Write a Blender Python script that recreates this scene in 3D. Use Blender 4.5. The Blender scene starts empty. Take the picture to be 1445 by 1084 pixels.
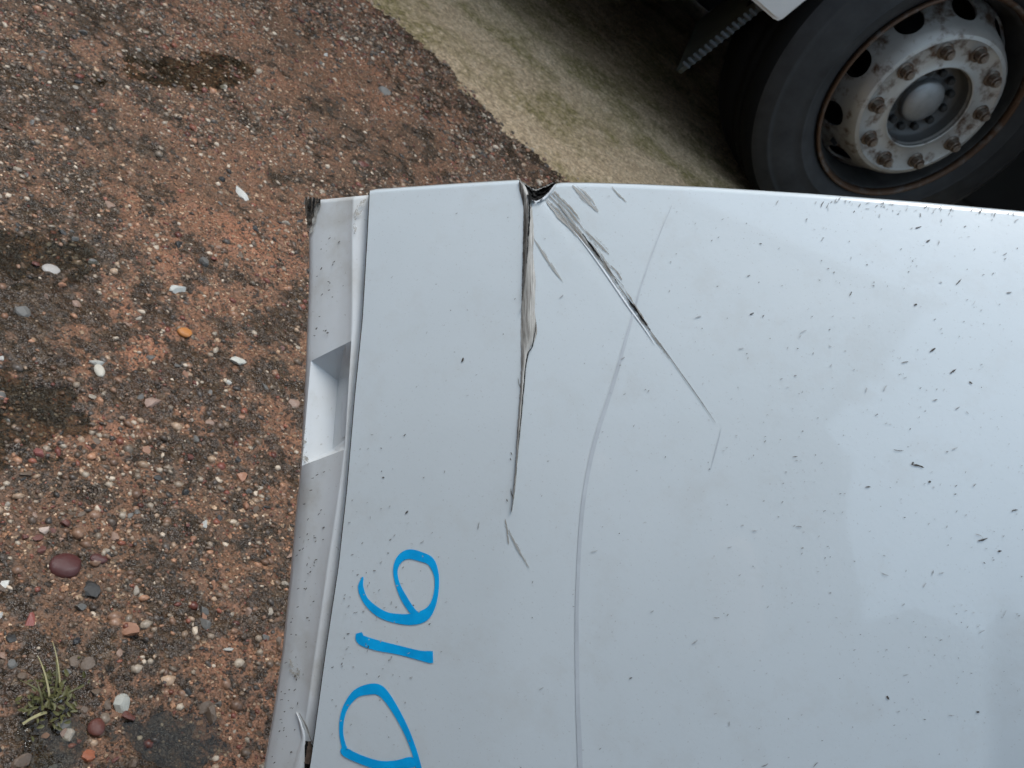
import bpy, bmesh, math, random
import numpy as np
from mathutils import Vector, Matrix

# ------------------------------------------------------------------ camera, sky, sun, exposure
scene = bpy.context.scene
col = scene.collection
R = math.radians
F, CX, CY, CAMH = 1200.0, 722.5, 542.0, 0.689
U = np.array([.55, -.6217, -.5577]); U /= np.linalg.norm(U)          # world up in camera axes (x right, y down, z forward)
FW = np.array([0, 0, 1.]) - U * U[2]; FW /= np.linalg.norm(FW)
RT = np.cross(FW, U)
if RT[0] < 0: RT = -RT
M = np.array([RT, FW, U])

cam_d = bpy.data.cameras.new('camera')
cam = bpy.data.objects.new('camera', cam_d); col.objects.link(cam)
cr, cu, cb = M @ [1, 0, 0], M @ [0, -1, 0], M @ [0, 0, -1]
cam.matrix_world = Matrix(((cr[0], cu[0], cb[0], 0), (cr[1], cu[1], cb[1], 0), (cr[2], cu[2], cb[2], CAMH), (0, 0, 0, 1)))
cam_d.sensor_width = 36; cam_d.lens = F / 1445 * 36
cam_d.clip_start = .01; cam_d.clip_end = 500
cam_d.dof.use_dof = True; cam_d.dof.focus_distance = .50; cam_d.dof.aperture_fstop = cam_d.lens / 1.15
scene.camera = cam

SUN_EL, SUN_AZ = R(72), R(-60)        # azimuth from +y towards +x
world = bpy.data.worlds.new('World'); scene.world = world; world.use_nodes = True
wn = world.node_tree; wn.nodes.clear()
wo = wn.nodes.new('ShaderNodeOutputWorld'); bg = wn.nodes.new('ShaderNodeBackground')
sky = wn.nodes.new('ShaderNodeTexSky'); sky.sky_type = 'NISHITA'; sky.sun_disc = False
sky.sun_elevation = SUN_EL; sky.sun_rotation = SUN_AZ
sky.air_density = 1.0; sky.dust_density = 2.0; sky.ozone_density = 1.0
mixc = wn.nodes.new('ShaderNodeMix'); mixc.data_type = 'RGBA'; mixc.inputs[0].default_value = .62
mixc.inputs[7].default_value = (5.5, 7.1, 8.5, 1)                     # even cloud layer
wn.links.new(sky.outputs[0], mixc.inputs[6]); wn.links.new(mixc.outputs[2], bg.inputs[0])
bg.inputs[1].default_value = .095; wn.links.new(bg.outputs[0], wo.inputs[0])
sd = bpy.data.lights.new('sun', 'SUN'); sd.energy = 1.2; sd.angle = R(25); sd.color = (1, .975, .94)
so = bpy.data.objects.new('sun', sd); col.objects.link(so)
sdir = Vector((math.sin(SUN_AZ) * math.cos(SUN_EL), math.cos(SUN_AZ) * math.cos(SUN_EL), math.sin(SUN_EL)))
so.rotation_euler = sdir.to_track_quat('Z', 'Y').to_euler(); so.location = (0, 0, 12)
scene.view_settings.view_transform = 'Standard'; scene.view_settings.look = 'None'
scene.view_settings.gamma = 1; scene.view_settings.use_curve_mapping = False
scene.view_settings.exposure = .80
scene.render.engine = 'CYCLES'
scene.cycles.max_bounces = 6; scene.cycles.diffuse_bounces = 3; scene.cycles.glossy_bounces = 3; scene.cycles.transparent_max_bounces = 8; scene.cycles.transmission_bounces = 3
scene.cycles.use_adaptive_sampling = True; scene.cycles.adaptive_threshold = .025
scene.cycles.caustics_reflective = False; scene.cycles.caustics_refractive = False

rng = np.random.default_rng(7); random.seed(7)

# ------------------------------------------------------------------ helpers
def ray(px, py):
    return M @ np.array([(px - CX) / F, (py - CY) / F, 1.0])
def gnd(px, py, z=0.0):                       # point of the ground seen at a pixel of the photograph
    d = ray(px, py); return np.array([0, 0, CAMH]) + d * ((z - CAMH) / d[2])
def tag(o, label=None, cat=None, group=None, kind=None):
    if label: o['label'] = label
    if cat: o['category'] = cat
    if group: o['group'] = group
    if kind: o['kind'] = kind
    return o
def empty(name, loc=(0, 0, 0), rz=0, parent=None):
    o = bpy.data.objects.new(name, None); col.objects.link(o); o.location = loc; o.rotation_euler = (0, 0, rz)
    o.empty_display_size = .05
    if parent: o.parent = parent
    return o
def mesh(name, v, f, smooth=False):
    me = bpy.data.meshes.new(name); me.from_pydata([tuple(map(float, p)) for p in v], [], f); me.update()
    if smooth: me.polygons.foreach_set('use_smooth', [True] * len(me.polygons))
    return me
def obj(name, me, m=None, parent=None):
    o = bpy.data.objects.new(name, me); col.objects.link(o)
    if m: me.materials.append(m)
    if parent: o.parent = parent
    return o
def bm_obj(name, bm, m, parent=None, smooth=False, fixn=True):
    if fixn: bmesh.ops.recalc_face_normals(bm, faces=bm.faces[:])
    me = bpy.data.meshes.new(name); bm.to_mesh(me); bm.free()
    if smooth: me.polygons.foreach_set('use_smooth', [True] * len(me.polygons))
    return obj(name, me, m, parent)
def big_mesh(name, V, Q, smooth=True):         # fast path for large numpy meshes (V n*3, Q m*k)
    me = bpy.data.meshes.new(name); k = Q.shape[1]
    me.vertices.add(len(V)); me.vertices.foreach_set('co', V.astype(np.float32).ravel())
    me.loops.add(Q.size); me.loops.foreach_set('vertex_index', Q.astype(np.int32).ravel())
    me.polygons.add(len(Q)); me.polygons.foreach_set('loop_start', np.arange(0, Q.size, k, dtype=np.int32))
    if smooth: me.polygons.foreach_set('use_smooth', np.ones(len(Q), bool))
    me.update(calc_edges=True); return me
def box(bm, x0, x1, y0, y1, z0, z1, bev=0):
    r = bmesh.ops.create_cube(bm, size=1)
    bmesh.ops.scale(bm, vec=(x1 - x0, y1 - y0, z1 - z0), verts=r['verts'])
    bmesh.ops.translate(bm, vec=((x0 + x1) / 2, (y0 + y1) / 2, (z0 + z1) / 2), verts=r['verts'])
    if bev:
        es = {e for v in r['verts'] for e in v.link_edges}
        bmesh.ops.bevel(bm, geom=list(es), offset=bev, segments=3, affect='EDGES', profile=.5)
def lathe(bm, prof, seg=64, closed=False):      # profile (radius, height) about local z
    rows = []
    for r, a in prof:
        rows.append([bm.verts.new((r * math.cos(2 * math.pi * i / seg), r * math.sin(2 * math.pi * i / seg), a)) for i in range(seg)] if r > 1e-6 else [bm.verts.new((0, 0, a))])
    n = len(rows)
    for k in range(n if closed else n - 1):
        A, B = rows[k], rows[(k + 1) % n]
        for i in range(seg):
            j = (i + 1) % seg
            q = [A[i % len(A)], A[j % len(A)], B[j % len(B)], B[i % len(B)]]
            q = list(dict.fromkeys(q))
            if len(q) > 2: bm.faces.new(q)

def vnoise(x, y, s):                            # value noise in numpy
    def h(i, j):
        n = (i * 374761393 + j * 668265263 + s * 1442695041) & 0xffffffff
        n = ((n ^ (n >> 13)) * 1274126177) & 0xffffffff
        return ((n ^ (n >> 16)) & 0xffff) / 65535.0
    xi, yi = np.floor(x).astype(np.int64), np.floor(y).astype(np.int64)
    fx, fy = x - xi, y - yi; fx = fx * fx * (3 - 2 * fx); fy = fy * fy * (3 - 2 * fy)
    a, b, c, d = h(xi, yi), h(xi + 1, yi), h(xi, yi + 1), h(xi + 1, yi + 1)
    return (a + (b - a) * fx) * (1 - fy) + (c + (d - c) * fx) * fy
def fbm(x, y, s, o=4):
    r = 0; a = .5
    for k in range(o): r = r + a * (vnoise(x, y, s + k * 17) - .5); x = x * 2.03 + 11.3; y = y * 2.03 + 5.7; a *= .5
    return r

# ------------------------------------------------------------------ materials
def mat(name):
    m = bpy.data.materials.new(name); m.use_nodes = True
    nt = m.node_tree; b = nt.nodes['Principled BSDF']; return m, nt, b
def N(nt, t, **kw):
    n = nt.nodes.new(t)
    for k, v in kw.items():
        if k.startswith('i_'):
            key = k[2:]; n.inputs[int(key) if key.isdigit() else key.replace('_', ' ')].default_value = v
        else: setattr(n, k, v)
    return n
def L(nt, a, b): nt.links.new(a, b)
def ramp(nt, fac, stops, interp='LINEAR'):
    r = nt.nodes.new('ShaderNodeValToRGB'); r.color_ramp.interpolation = interp
    e = r.color_ramp.elements
    while len(e) < len(stops): e.new(.5)
    for k, (p, c) in enumerate(stops):
        e[k].position = p; e[k].color = (*c, 1) if len(c) == 3 else c
    L(nt, fac, r.inputs[0]); return r
def mixrgb(nt, fac, a, b, mode='MIX'):
    n = nt.nodes.new('ShaderNodeMix'); n.data_type = 'RGBA'; n.blend_type = mode
    for s, k in ((fac, 0), (a, 6), (b, 7)):
        if hasattr(s, 'is_output'): L(nt, s, n.inputs[k])
        else: n.inputs[k].default_value = s if k == 0 else (*s, 1)
    return n.outputs[2]
def coords(nt, scale=(1, 1, 1), rot=(0, 0, 0), kind='Object'):
    t = nt.nodes.new('ShaderNodeTexCoord'); mp = nt.nodes.new('ShaderNodeMapping')
    mp.inputs['Scale'].default_value = scale; mp.inputs['Rotation'].default_value = rot
    L(nt, t.outputs[kind], mp.inputs[0]); return mp.outputs[0]
def noise(nt, vec, scale, detail=4, rough=.55):
    n = N(nt, 'ShaderNodeTexNoise'); n.inputs['Scale'].default_value = scale; n.inputs['Detail'].default_value = detail; n.inputs['Roughness'].default_value = rough
    if vec: L(nt, vec, n.inputs['Vector'])
    return n.outputs['Fac']
def bump(nt, b, h, strength, dist):
    n = N(nt, 'ShaderNodeBump'); n.inputs['Strength'].default_value = strength; n.inputs['Distance'].default_value = dist
    L(nt, h, n.inputs['Height']); L(nt, n.outputs[0], b.inputs['Normal'])
def plain(name, c, rough=.5, metal=0, spec=.5, var=0, scale=30, bmp=0):
    m, nt, b = mat(name); b.inputs['Roughness'].default_value = rough; b.inputs['Metallic'].default_value = metal
    b.inputs['Specular IOR Level'].default_value = spec
    b.inputs['Base Color'].default_value = (*c, 1)
    if var or bmp:
        f = noise(nt, coords(nt), scale, 5)
        if var:
            d = tuple(max(0, x * (1 - var)) for x in c); l = tuple(min(1, x * (1 + var)) for x in c)
            L(nt, ramp(nt, f, [(.3, d), (.7, l)]).outputs[0], b.inputs['Base Color'])
        if bmp: bump(nt, b, f, .6, bmp)
    return m

def ground_material():
    m, nt, b = mat('wet_aggregate_concrete'); v = coords(nt)
    big = noise(nt, v, 4.2, 4, .6); mid = noise(nt, v, 17, 4, .66); sm = noise(nt, v, 75, 4, .68); fine = noise(nt, v, 420, 2, .7)
    base = ramp(nt, big, [(.36, (.075, .056, .042)), (.47, (.130, .090, .064)), (.57, (.19, .118, .082)), (.67, (.30, .165, .112))]).outputs[0]
    def grains(base, sc, keep, op, cols, off_):
        mp = N(nt, 'ShaderNodeMapping'); mp.inputs['Location'].default_value = (off_, off_ * 2, 0); L(nt, v, mp.inputs[0])
        wv = N(nt, 'ShaderNodeVectorMath', operation='MULTIPLY_ADD'); L(nt, fcol, wv.inputs[0]); wv.inputs[1].default_value = (.9 / sc,) * 3; L(nt, mp.outputs[0], wv.inputs[2])
        vo = N(nt, 'ShaderNodeTexVoronoi'); vo.inputs['Scale'].default_value = sc; L(nt, wv.outputs[0], vo.inputs['Vector'])
        sep = N(nt, 'ShaderNodeSeparateColor'); L(nt, vo.outputs['Color'], sep.inputs[0])
        gc = ramp(nt, sep.outputs[0], cols, 'CONSTANT').outputs[0]
        near = ramp(nt, vo.outputs['Distance'], [(.38, (1, 1, 1)), (.52, (0, 0, 0))]).outputs[0]
        pick = ramp(nt, sep.outputs[1], [(keep, (0, 0, 0)), (keep + .01, (1, 1, 1))]).outputs[0]
        k = mixrgb(nt, 1.0, near, pick, 'MULTIPLY')
        kk = N(nt, 'ShaderNodeMath', operation='MULTIPLY'); L(nt, k, kk.inputs[0]); kk.inputs[1].default_value = op
        return mixrgb(nt, kk.outputs[0], base, gc), kk.outputs[0]
    nf = N(nt, 'ShaderNodeTexNoise'); nf.inputs['Scale'].default_value = 300; nf.inputs['Detail'].default_value = 2; L(nt, v, nf.inputs['Vector']); fcol = nf.outputs['Color']
    C1 = [(0, (.026, .026, .024)), (.18, (.075, .063, .050)), (.36, (.14, .105, .078)), (.56, (.20, .145, .105)), (.72, (.30, .205, .145)), (.83, (.31, .27, .215)), (.93, (.54, .48, .40))]
    C2 = [(0, (.028, .027, .025)), (.20, (.085, .066, .050)), (.40, (.16, .108, .077)), (.58, (.25, .16, .113)), (.72, (.34, .215, .150)), (.80, (.15, .058, .045)), (.85, (.30, .265, .215)), (.95, (.60, .55, .47))]
    base, k1 = grains(base, 340, .20, .92, C2, 7.7)
    base, k2 = grains(base, 155, .60, .88, C1, 1.3)
    # mud and algae lying in the hollows
    mm = N(nt, 'ShaderNodeMath', operation='MULTIPLY_ADD'); L(nt, sm, mm.inputs[0]); mm.inputs[1].default_value = .45; L(nt, mid, mm.inputs[2]); mm0 = mm
    mm = N(nt, 'ShaderNodeMath', operation='MULTIPLY_ADD'); L(nt, noise(nt, v, 2.6, 3, .5), mm.inputs[0]); mm.inputs[1].default_value = .75
    mms = N(nt, 'ShaderNodeMath', operation='SUBTRACT'); L(nt, mm0.outputs[0], mms.inputs[0]); mms.inputs[1].default_value = .375; L(nt, mms.outputs[0], mm.inputs[2])
    mud = ramp(nt, mm.outputs[0], [(.675, (1, 1, 1)), (.735, (0, 0, 0))]).outputs[0]
    mudc = ramp(nt, sm, [(.32, (.013, .012, .009)), (.52, (.038, .033, .024)), (.72, (.095, .078, .052))]).outputs[0]
    mk = N(nt, 'ShaderNodeMath', operation='MULTIPLY'); L(nt, mud, mk.inputs[0]); mk.inputs[1].default_value = .84
    base = mixrgb(nt, mk.outputs[0], base, mudc)
    vary = ramp(nt, fine, [(.28, (.42, .41, .39)), (.72, (1.6, 1.57, 1.53))]).outputs[0]
    base = mixrgb(nt, 1.0, base, vary, 'MULTIPLY')
    base = mixrgb(nt, 1.0, base, (1.20, .92, .72), 'MULTIPLY')
    L(nt, base, b.inputs['Base Color'])
    L(nt, ramp(nt, mm.outputs[0], [(.58, (.16,) * 3), (.74, (.52,) * 3)]).outputs[0], b.inputs['Roughness'])
    ad = N(nt, 'ShaderNodeMath', operation='MULTIPLY_ADD'); L(nt, k1, ad.inputs[0]); ad.inputs[1].default_value = .8; L(nt, fine, ad.inputs[2])
    a2 = N(nt, 'ShaderNodeMath', operation='MULTIPLY_ADD'); L(nt, k2, a2.inputs[0]); a2.inputs[1].default_value = 1.2; L(nt, ad.outputs[0], a2.inputs[2])
    a3 = N(nt, 'ShaderNodeMath', operation='MULTIPLY_ADD'); L(nt, sm, a3.inputs[0]); a3.inputs[1].default_value = 3.0; L(nt, a2.outputs[0], a3.inputs[2])
    bump(nt, b, a3.outputs[0], .9, .0014)
    return m
def apron_material():
    m, nt, b = mat('worn_beige_concrete'); v = coords(nt)
    big = noise(nt, v, 4, 6, .65); mid = noise(nt, v, 62, 5, .72); fine = noise(nt, v, 130, 3, .75)
    base = ramp(nt, mid, [(.3, (.33, .225, .135)), (.52, (.54, .395, .25)), (.72, (.68, .53, .37))]).outputs[0]
    moss = ramp(nt, big, [(.45, (0, 0, 0)), (.58, (.9, .9, .9))]).outputs[0]
    mk = mixrgb(nt, 1.0, moss, ramp(nt, mid, [(.4, (1, 1, 1)), (.65, (.2, .2, .2))]).outputs[0], 'MULTIPLY')
    base = mixrgb(nt, mk, base, (.20, .16, .05))
    base = mixrgb(nt, 1.0, base, ramp(nt, fine, [(.30, (.45, .43, .40)), (.70, (1.5, 1.47, 1.42))]).outputs[0], 'MULTIPLY')
    L(nt, base, b.inputs['Base Color']); b.inputs['Roughness'].default_value = .8
    bump(nt, b, fine, .9, .006)
    return m
def stone_material(name, c=None, rough=.38):
    m, nt, b = mat(name)
    f = noise(nt, coords(nt), 300 if c is None else 160, 4, .65)
    if c is None:
        at = N(nt, 'ShaderNodeVertexColor', layer_name='Col'); base = at.outputs[0]
    else: base = (*c,)
    base = mixrgb(nt, 1.0, base if not isinstance(base, tuple) else base, ramp(nt, f, [(.3, (.62, .6, .58)), (.7, (1.2, 1.2, 1.2))]).outputs[0], 'MULTIPLY')
    L(nt, base, b.inputs['Base Color']); b.inputs['Roughness'].default_value = rough
    bump(nt, b, f, .4, .0006)
    return m
def paint_material():
    m, nt, b = mat('white_gloss_paint'); v = coords(nt)
    film = noise(nt, v, 9, 6, .6); speck = noise(nt, v, 900, 2, .5)
    base = ramp(nt, film, [(.3, (.705, .745, .752)), (.7, (.745, .785, .795))]).outputs[0]
    base = mixrgb(nt, ramp(nt, speck, [(.66, (0, 0, 0)), (.76, (.40, .40, .40))]).outputs[0], base, (.42, .40, .37))
    film2 = noise(nt, v, 38, 6, .7); base = mixrgb(nt, ramp(nt, film2, [(.52, (0, 0, 0)), (.75, (.30, .30, .30))]).outputs[0], base, (.60, .585, .545))
    L(nt, base, b.inputs['Base Color']); b.inputs['Roughness'].default_value = .28
    b.inputs['Coat Weight'].default_value = 1; b.inputs['Coat IOR'].default_value = 1.55
    L(nt, ramp(nt, film2, [(.3, (.02,) * 3), (.7, (.10,) * 3)]).outputs[0], b.inputs['Coat Roughness'])
    op = noise(nt, v, 420, 1, .4); bump(nt, b, op, .05, .0006)
    return m
def flange_material():
    m, nt, b = mat('white_satin_plastic'); v = coords(nt)
    film = noise(nt, v, 22, 6, .65); speck = noise(nt, v, 500, 3, .6)
    base = ramp(nt, film, [(.34, (.60, .585, .55)), (.48, (.71, .715, .705)), (.7, (.75, .765, .77))]).outputs[0]
    base = mixrgb(nt, ramp(nt, speck, [(.66, (0, 0, 0)), (.74, (.5, .5, .5))]).outputs[0], base, (.33, .29, .24))
    L(nt, base, b.inputs['Base Color']); b.inputs['Roughness'].default_value = .34
    return m
def streak_material(name, dark, light, alpha_lo, alpha_hi, ang, sc=(60, 900, 60), rough=.6):
    # worn-through scratch marks: streaks run along the panel direction given by ang
    m, nt, b = mat(name)
    t = N(nt, 'ShaderNodeUVMap', uv_map='uv'); mp = N(nt, 'ShaderNodeMapping')
    mp.inputs['Scale'].default_value = sc; L(nt, t.outputs[0], mp.inputs[0])
    f = noise(nt, mp.outputs[0], 1.0, 5, .65)
    L(nt, ramp(nt, f, [(.32, dark), (.62, light)]).outputs[0], b.inputs['Base Color'])
    b.inputs['Roughness'].default_value = rough
    if alpha_lo is not None:
        L(nt, ramp(nt, f, [(alpha_lo, (1, 1, 1)), (alpha_hi, (0, 0, 0))]).outputs[0], b.inputs['Alpha'])
    bump(nt, b, f, .5, .0006)
    return m
def tyre_material():
    m, nt, b = mat('tyre_rubber'); v = coords(nt)
    f = noise(nt, v, 14, 6, .6)
    L(nt, ramp(nt, f, [(.3, (.016, .016, .017)), (.7, (.034, .034, .035))]).outputs[0], b.inputs['Base Color'])
    b.inputs['Roughness'].default_value = .62; b.inputs['Specular IOR Level'].default_value = .35
    return m
def rim_material(name, base, rust_lo, rust_hi, rough):
    m, nt, b = mat(name); v = coords(nt)
    f = noise(nt, v, 22, 7, .68); g = noise(nt, v, 7, 4, .6)
    c = ramp(nt, g, [(.3, tuple(x * .72 for x in base)), (.7, base)]).outputs[0]
    rr = N(nt, 'ShaderNodeVectorMath', operation='LENGTH'); L(nt, v, rr.inputs[0])
    ring = ramp(nt, rr.outputs['Value'], [(.125, (0,) * 3), (.168, (.05,) * 3), (.20, (0,) * 3), (.225, (0,) * 3), (.245, (.07,) * 3)]).outputs[0]
    fs = N(nt, 'ShaderNodeMath', operation='ADD'); L(nt, f, fs.inputs[0]); L(nt, ring, fs.inputs[1])
    k = ramp(nt, fs.outputs[0], [(rust_lo, (0, 0, 0)), (rust_hi, (1, 1, 1))]).outputs[0]
    c = mixrgb(nt, k, c, (.085, .045, .025))
    L(nt, c, b.inputs['Base Color']); b.inputs['Roughness'].default_value = rough; b.inputs['Metallic'].default_value = .45
    bump(nt, b, f, .3, .001)
    return m
def water_material():
    m, nt, b = mat('puddle_water'); nt.nodes.remove(b); out = nt.nodes['Material Output']
    fr = N(nt, 'ShaderNodeFresnel'); fr.inputs[0].default_value = 1.38
    tr = N(nt, 'ShaderNodeBsdfTransparent'); tr.inputs[0].default_value = (.70, .70, .65, 1)
    gl = N(nt, 'ShaderNodeBsdfGlossy'); gl.inputs['Roughness'].default_value = .02
    w = noise(nt, coords(nt), 70, 3, .5); bp = N(nt, 'ShaderNodeBump'); bp.inputs['Strength'].default_value = .25; bp.inputs['Distance'].default_value = .002
    L(nt, w, bp.inputs['Height']); L(nt, bp.outputs[0], gl.inputs['Normal']); L(nt, bp.outputs[0], fr.inputs['Normal'])
    mx = N(nt, 'ShaderNodeMixShader'); L(nt, fr.outputs[0], mx.inputs[0]); L(nt, tr.outputs[0], mx.inputs[1]); L(nt, gl.outputs[0], mx.inputs[2]); L(nt, mx.outputs[0], out.inputs[0])
    return m

MAT = dict(
    ground=ground_material(), apron=apron_material(), gravel=stone_material('gravel_stone'),
    paint=paint_material(), flange=flange_material(), tyre=tyre_material(), water=water_material(),
    rim=rim_material('silver_wheel_paint', (.40, .385, .36), .53, .68, .40),
    rim_dark=plain('dark_wheel_steel', (.03, .029, .028), .6, .3, var=.5, scale=20),
    rim_lip=rim_material('rusty_rim_edge', (.16, .15, .14), .40, .56, .55),
    nut=rim_material('rusty_nut_steel', (.27, .23, .19), .40, .56, .45),
    hub=rim_material('dusty_hub_steel', (.12, .12, .118), .55, .72, .55),
    black=plain('black_rubber', (.022, .024, .022), .5, var=.3, scale=40),
    under=plain('underbody_black', (.012, .012, .012), .8),
    truck_white=plain('truck_white_paint', (.74, .72, .69), .3, var=.06, scale=8),
    blue=plain('blue_paint_marker', (.002, .43, .93), .4, var=.16, scale=90),
    dirt=plain('dark_dirt', (.075, .062, .052), .8, var=.4, scale=200),
    faint_dirt=plain('faint_dirt', (.46, .46, .455), .6, var=.3, scale=400),
    pale_dirt=plain('pale_dirt', (.26, .25, .24), .7, var=.5, scale=400),
    torn=plain('torn_dark_plastic', (.014, .013, .012), .85, spec=.25, var=.7, scale=500, bmp=.002),
    tornlight=plain('torn_grey_plastic', (.30, .28, .25), .6, var=.5, scale=300, bmp=.001),
    tornbrown=plain('torn_brown_plastic', (.085, .070, .056), .9, spec=.2, var=.7, scale=400, bmp=.002),
    mark=plain('faint_grey_scuff', (.585, .61, .63), .3, var=.10, scale=90),
    scar_highlight=plain('white_scar_highlight', (.80, .81, .82), .55),  # white for a torn edge, plus painted scratch highlight and slot brightness
    clad=plain('grey_wall_cladding', (.36, .37, .38), .5, var=.08, scale=2),
    roofm=plain('dark_roof_sheet', (.13, .13, .14), .6, var=.1),
    glass=plain('dark_window_glass', (.03, .035, .04), .05),
    cont=plain('blue_grey_container_paint', (.16, .19, .22), .45, var=.2, scale=3),
    jacket=plain('dark_jacket_cloth', (.055, .058, .068), .85, var=.2, scale=60),
    trousers=plain('dark_trouser_cloth', (.03, .032, .04), .9, var=.2, scale=60),
    skin=plain('skin', (.50, .33, .25), .5), boot=plain('boot_leather', (.025, .022, .02), .5),
    phone=plain('phone_body', (.03, .03, .032), .25),
    blade=plain('weed_green', (.105, .098, .032), .55, var=.35, scale=80),
    straw=plain('dry_straw', (.34, .30, .15), .6, var=.2, scale=80),
)
MAT['gouge'] = streak_material('exposed_filler_gouge', (.17, .145, .12), (.58, .55, .50), None, None, 0, (1.0, 16, 1))
MAT['gouge_dark'] = streak_material('dark_gouge_dirt', (.03, .027, .024), (.20, .17, .14), .48, .56, 0, (.9, 16, 1))
MAT['scuff'] = streak_material('grey_brown_scuff', (.22, .175, .13), (.64, .61, .56), .45, .50, 0, (.7, 13, 1))
MAT['scuff_solid'] = streak_material('grey_rubbed_scuff', (.36, .33, .29), (.58, .56, .52), .49, .57, 0, (.7, 11, 1))
MAT['film'] = streak_material('brown_dirt_film', (.40, .36, .30), (.55, .52, .46), .38, .52, 0, (4, 6, 1), .5)

# ------------------------------------------------------------------ ground
PUD = []      # puddles: centre pixel, half sizes (px along/across the view), depth mm
for px, py, rx, ry, dep in ((22, 590, 62, 44, .008), (40, 365, 58, 26, .006), (248, 100, 66, 18, .007), (82, 1052, 34, 46, .010), (238, 1046, 58, 34, .008)):
    c = gnd(px, py); a = gnd(px + rx, py) - c; b_ = gnd(px, py + ry) - c
    PUD.append((c, a[:2], b_[:2], dep))
def pud_r(x, y, k):
    c, a, b_, dep, lv = PUD[k] if len(PUD[k]) == 5 else (*PUD[k], 0)
    A = np.array([[a[0], b_[0]], [a[1], b_[1]]]); I = np.linalg.inv(A)
    dx, dy = x - c[0], y - c[1]
    u_, v_ = I[0, 0] * dx + I[0, 1] * dy, I[1, 0] * dx + I[1, 1] * dy
    return np.sqrt(u_ * u_ + v_ * v_) + 2.2 * fbm(x * 20, y * 20, 91 + k, 3) + 1.1 * fbm(x * 85, y * 85, 191 + k, 3)
def low(x, y): return .010 * fbm(x * 2.2, y * 2.2, 3, 3) + .010 * fbm(x * 11, y * 11, 23, 2)
for k, p in enumerate(PUD): PUD[k] = (*p, float(low(np.array([p[0][0]]), np.array([p[0][1]]))[0]) - .0015)
def hgt(x, y):
    z = .010 * fbm(x * 2.2, y * 2.2, 3, 3) + .010 * fbm(x * 11, y * 11, 23, 4) + .0065 * fbm(x * 48, y * 48, 41, 4) + .0042 * fbm(x * 170, y * 170, 57, 3)
    for k in range(len(PUD)):
        w = np.clip((1.22 - pud_r(x, y, k)) / .30, 0, 1); w = w * w * (3 - 2 * w)
        z = z * (1 - w) + w * (PUD[k][4] - PUD[k][3] * .36 + (z - PUD[k][4]) * .62)
    return z
def axis(lo, hi, f0, f1, step, grow=1.13, smax=3.0):
    c = list(np.arange(f0, f1, step)); s = step
    while c[-1] < hi: s = min(s * grow, smax); c.append(c[-1] + s)
    s = step; l = []
    v = f0
    while v > lo: s = min(s * grow, smax); v -= s; l.append(v)
    return np.array(l[::-1] + c)
xs = axis(-45, 45, -1.05, .22, .0026); ys1 = axis(-45, 1.45, .18, 1.45, .0026)
ys = list(ys1[ys1 <= 1.45]); s = .0026
while ys[-1] < 45: s = min(s * (1.012 if ys[-1] < 3.2 else 1.15), 3.0); ys.append(ys[-1] + s)
ys = np.array(ys)
def grid_mesh(name, X, Y, Z):
    n, m_ = X.shape
    V = np.stack([X, Y, Z], -1).reshape(-1, 3); i = np.arange(n * m_).reshape(n, m_)
    Q = np.stack([i[:-1, :-1], i[:-1, 1:], i[1:, 1:], i[1:, :-1]], -1).reshape(-1, 4)
    return big_mesh(name, V, Q)
GX, GY = np.meshgrid(xs, ys)
far = np.clip((np.hypot(GX, GY - 1) - 3) / 4, 0, 1)
GZ = hgt(GX, GY) * (1 - far)
ground = obj('ground', grid_mesh('ground', GX, GY, GZ), MAT['ground'])
tag(ground, 'wet pinkish brown concrete yard with exposed stones and mud', None, None, 'structure')

# apron: paler worn concrete towards the lorry, feathered ragged edge
ea, eb = gnd(548, 33), gnd(800, 252)
ed = (eb - ea) / np.linalg.norm(eb - ea); en = np.array([-ed[1], ed[0], 0])
av = np.concatenate([-np.linspace(0, 1, 30)[::-1] ** 1.0 * .12, np.cumsum(np.full(150, .010)), 1.5 + np.cumsum(np.linspace(.02, 1.2, 40))])
au = np.concatenate([-2.2 - np.cumsum(np.linspace(.05, 2.5, 30))[::-1], np.arange(-2.2, 2.8, .010), 2.8 + np.cumsum(np.linspace(.05, 2.5, 30))])
AU, AV = np.meshgrid(au, av)
AX = ea[0] + AU * ed[0] + AV * en[0]; AY = ea[1] + AU * ed[1] + AV * en[1]
lift = np.clip((AV + .26 * fbm(AU * 6, AV * 6 + 3, 77, 5) + .01) / .12, -1, 1) * .009
farA = np.clip((np.hypot(AX, AY - 1) - 3) / 4, 0, 1)
AZ = hgt(AX, AY) * (1 - farA) + lift + .004 * fbm(AX * 30, AY * 30, 83, 4)
apron = obj('concrete_apron', grid_mesh('concrete_apron', AX, AY, AZ), MAT['apron'])
tag(apron, 'dry beige mossy concrete strip beside the parked lorry', None, None, 'structure')

# puddles
for k, (c, a, b_, dep, lv) in enumerate(PUD):
    bm = bmesh.new(); n = 90; ring = []
    ce = bm.verts.new((c[0], c[1], lv))
    for i in range(n):
        t = 2 * math.pi * i / n; rr = 1.75
        ring.append(bm.verts.new((c[0] + rr * (a[0] * math.cos(t) + b_[0] * math.sin(t)), c[1] + rr * (a[1] * math.cos(t) + b_[1] * math.sin(t)), lv)))
    for i in range(n): bm.faces.new((ce, ring[i], ring[(i + 1) % n]))
    tag(bm_obj('puddle', bm, MAT['water']), None, None, None, 'structure')['label'] = 'shallow dark rain puddle in a hollow of the yard'

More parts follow.
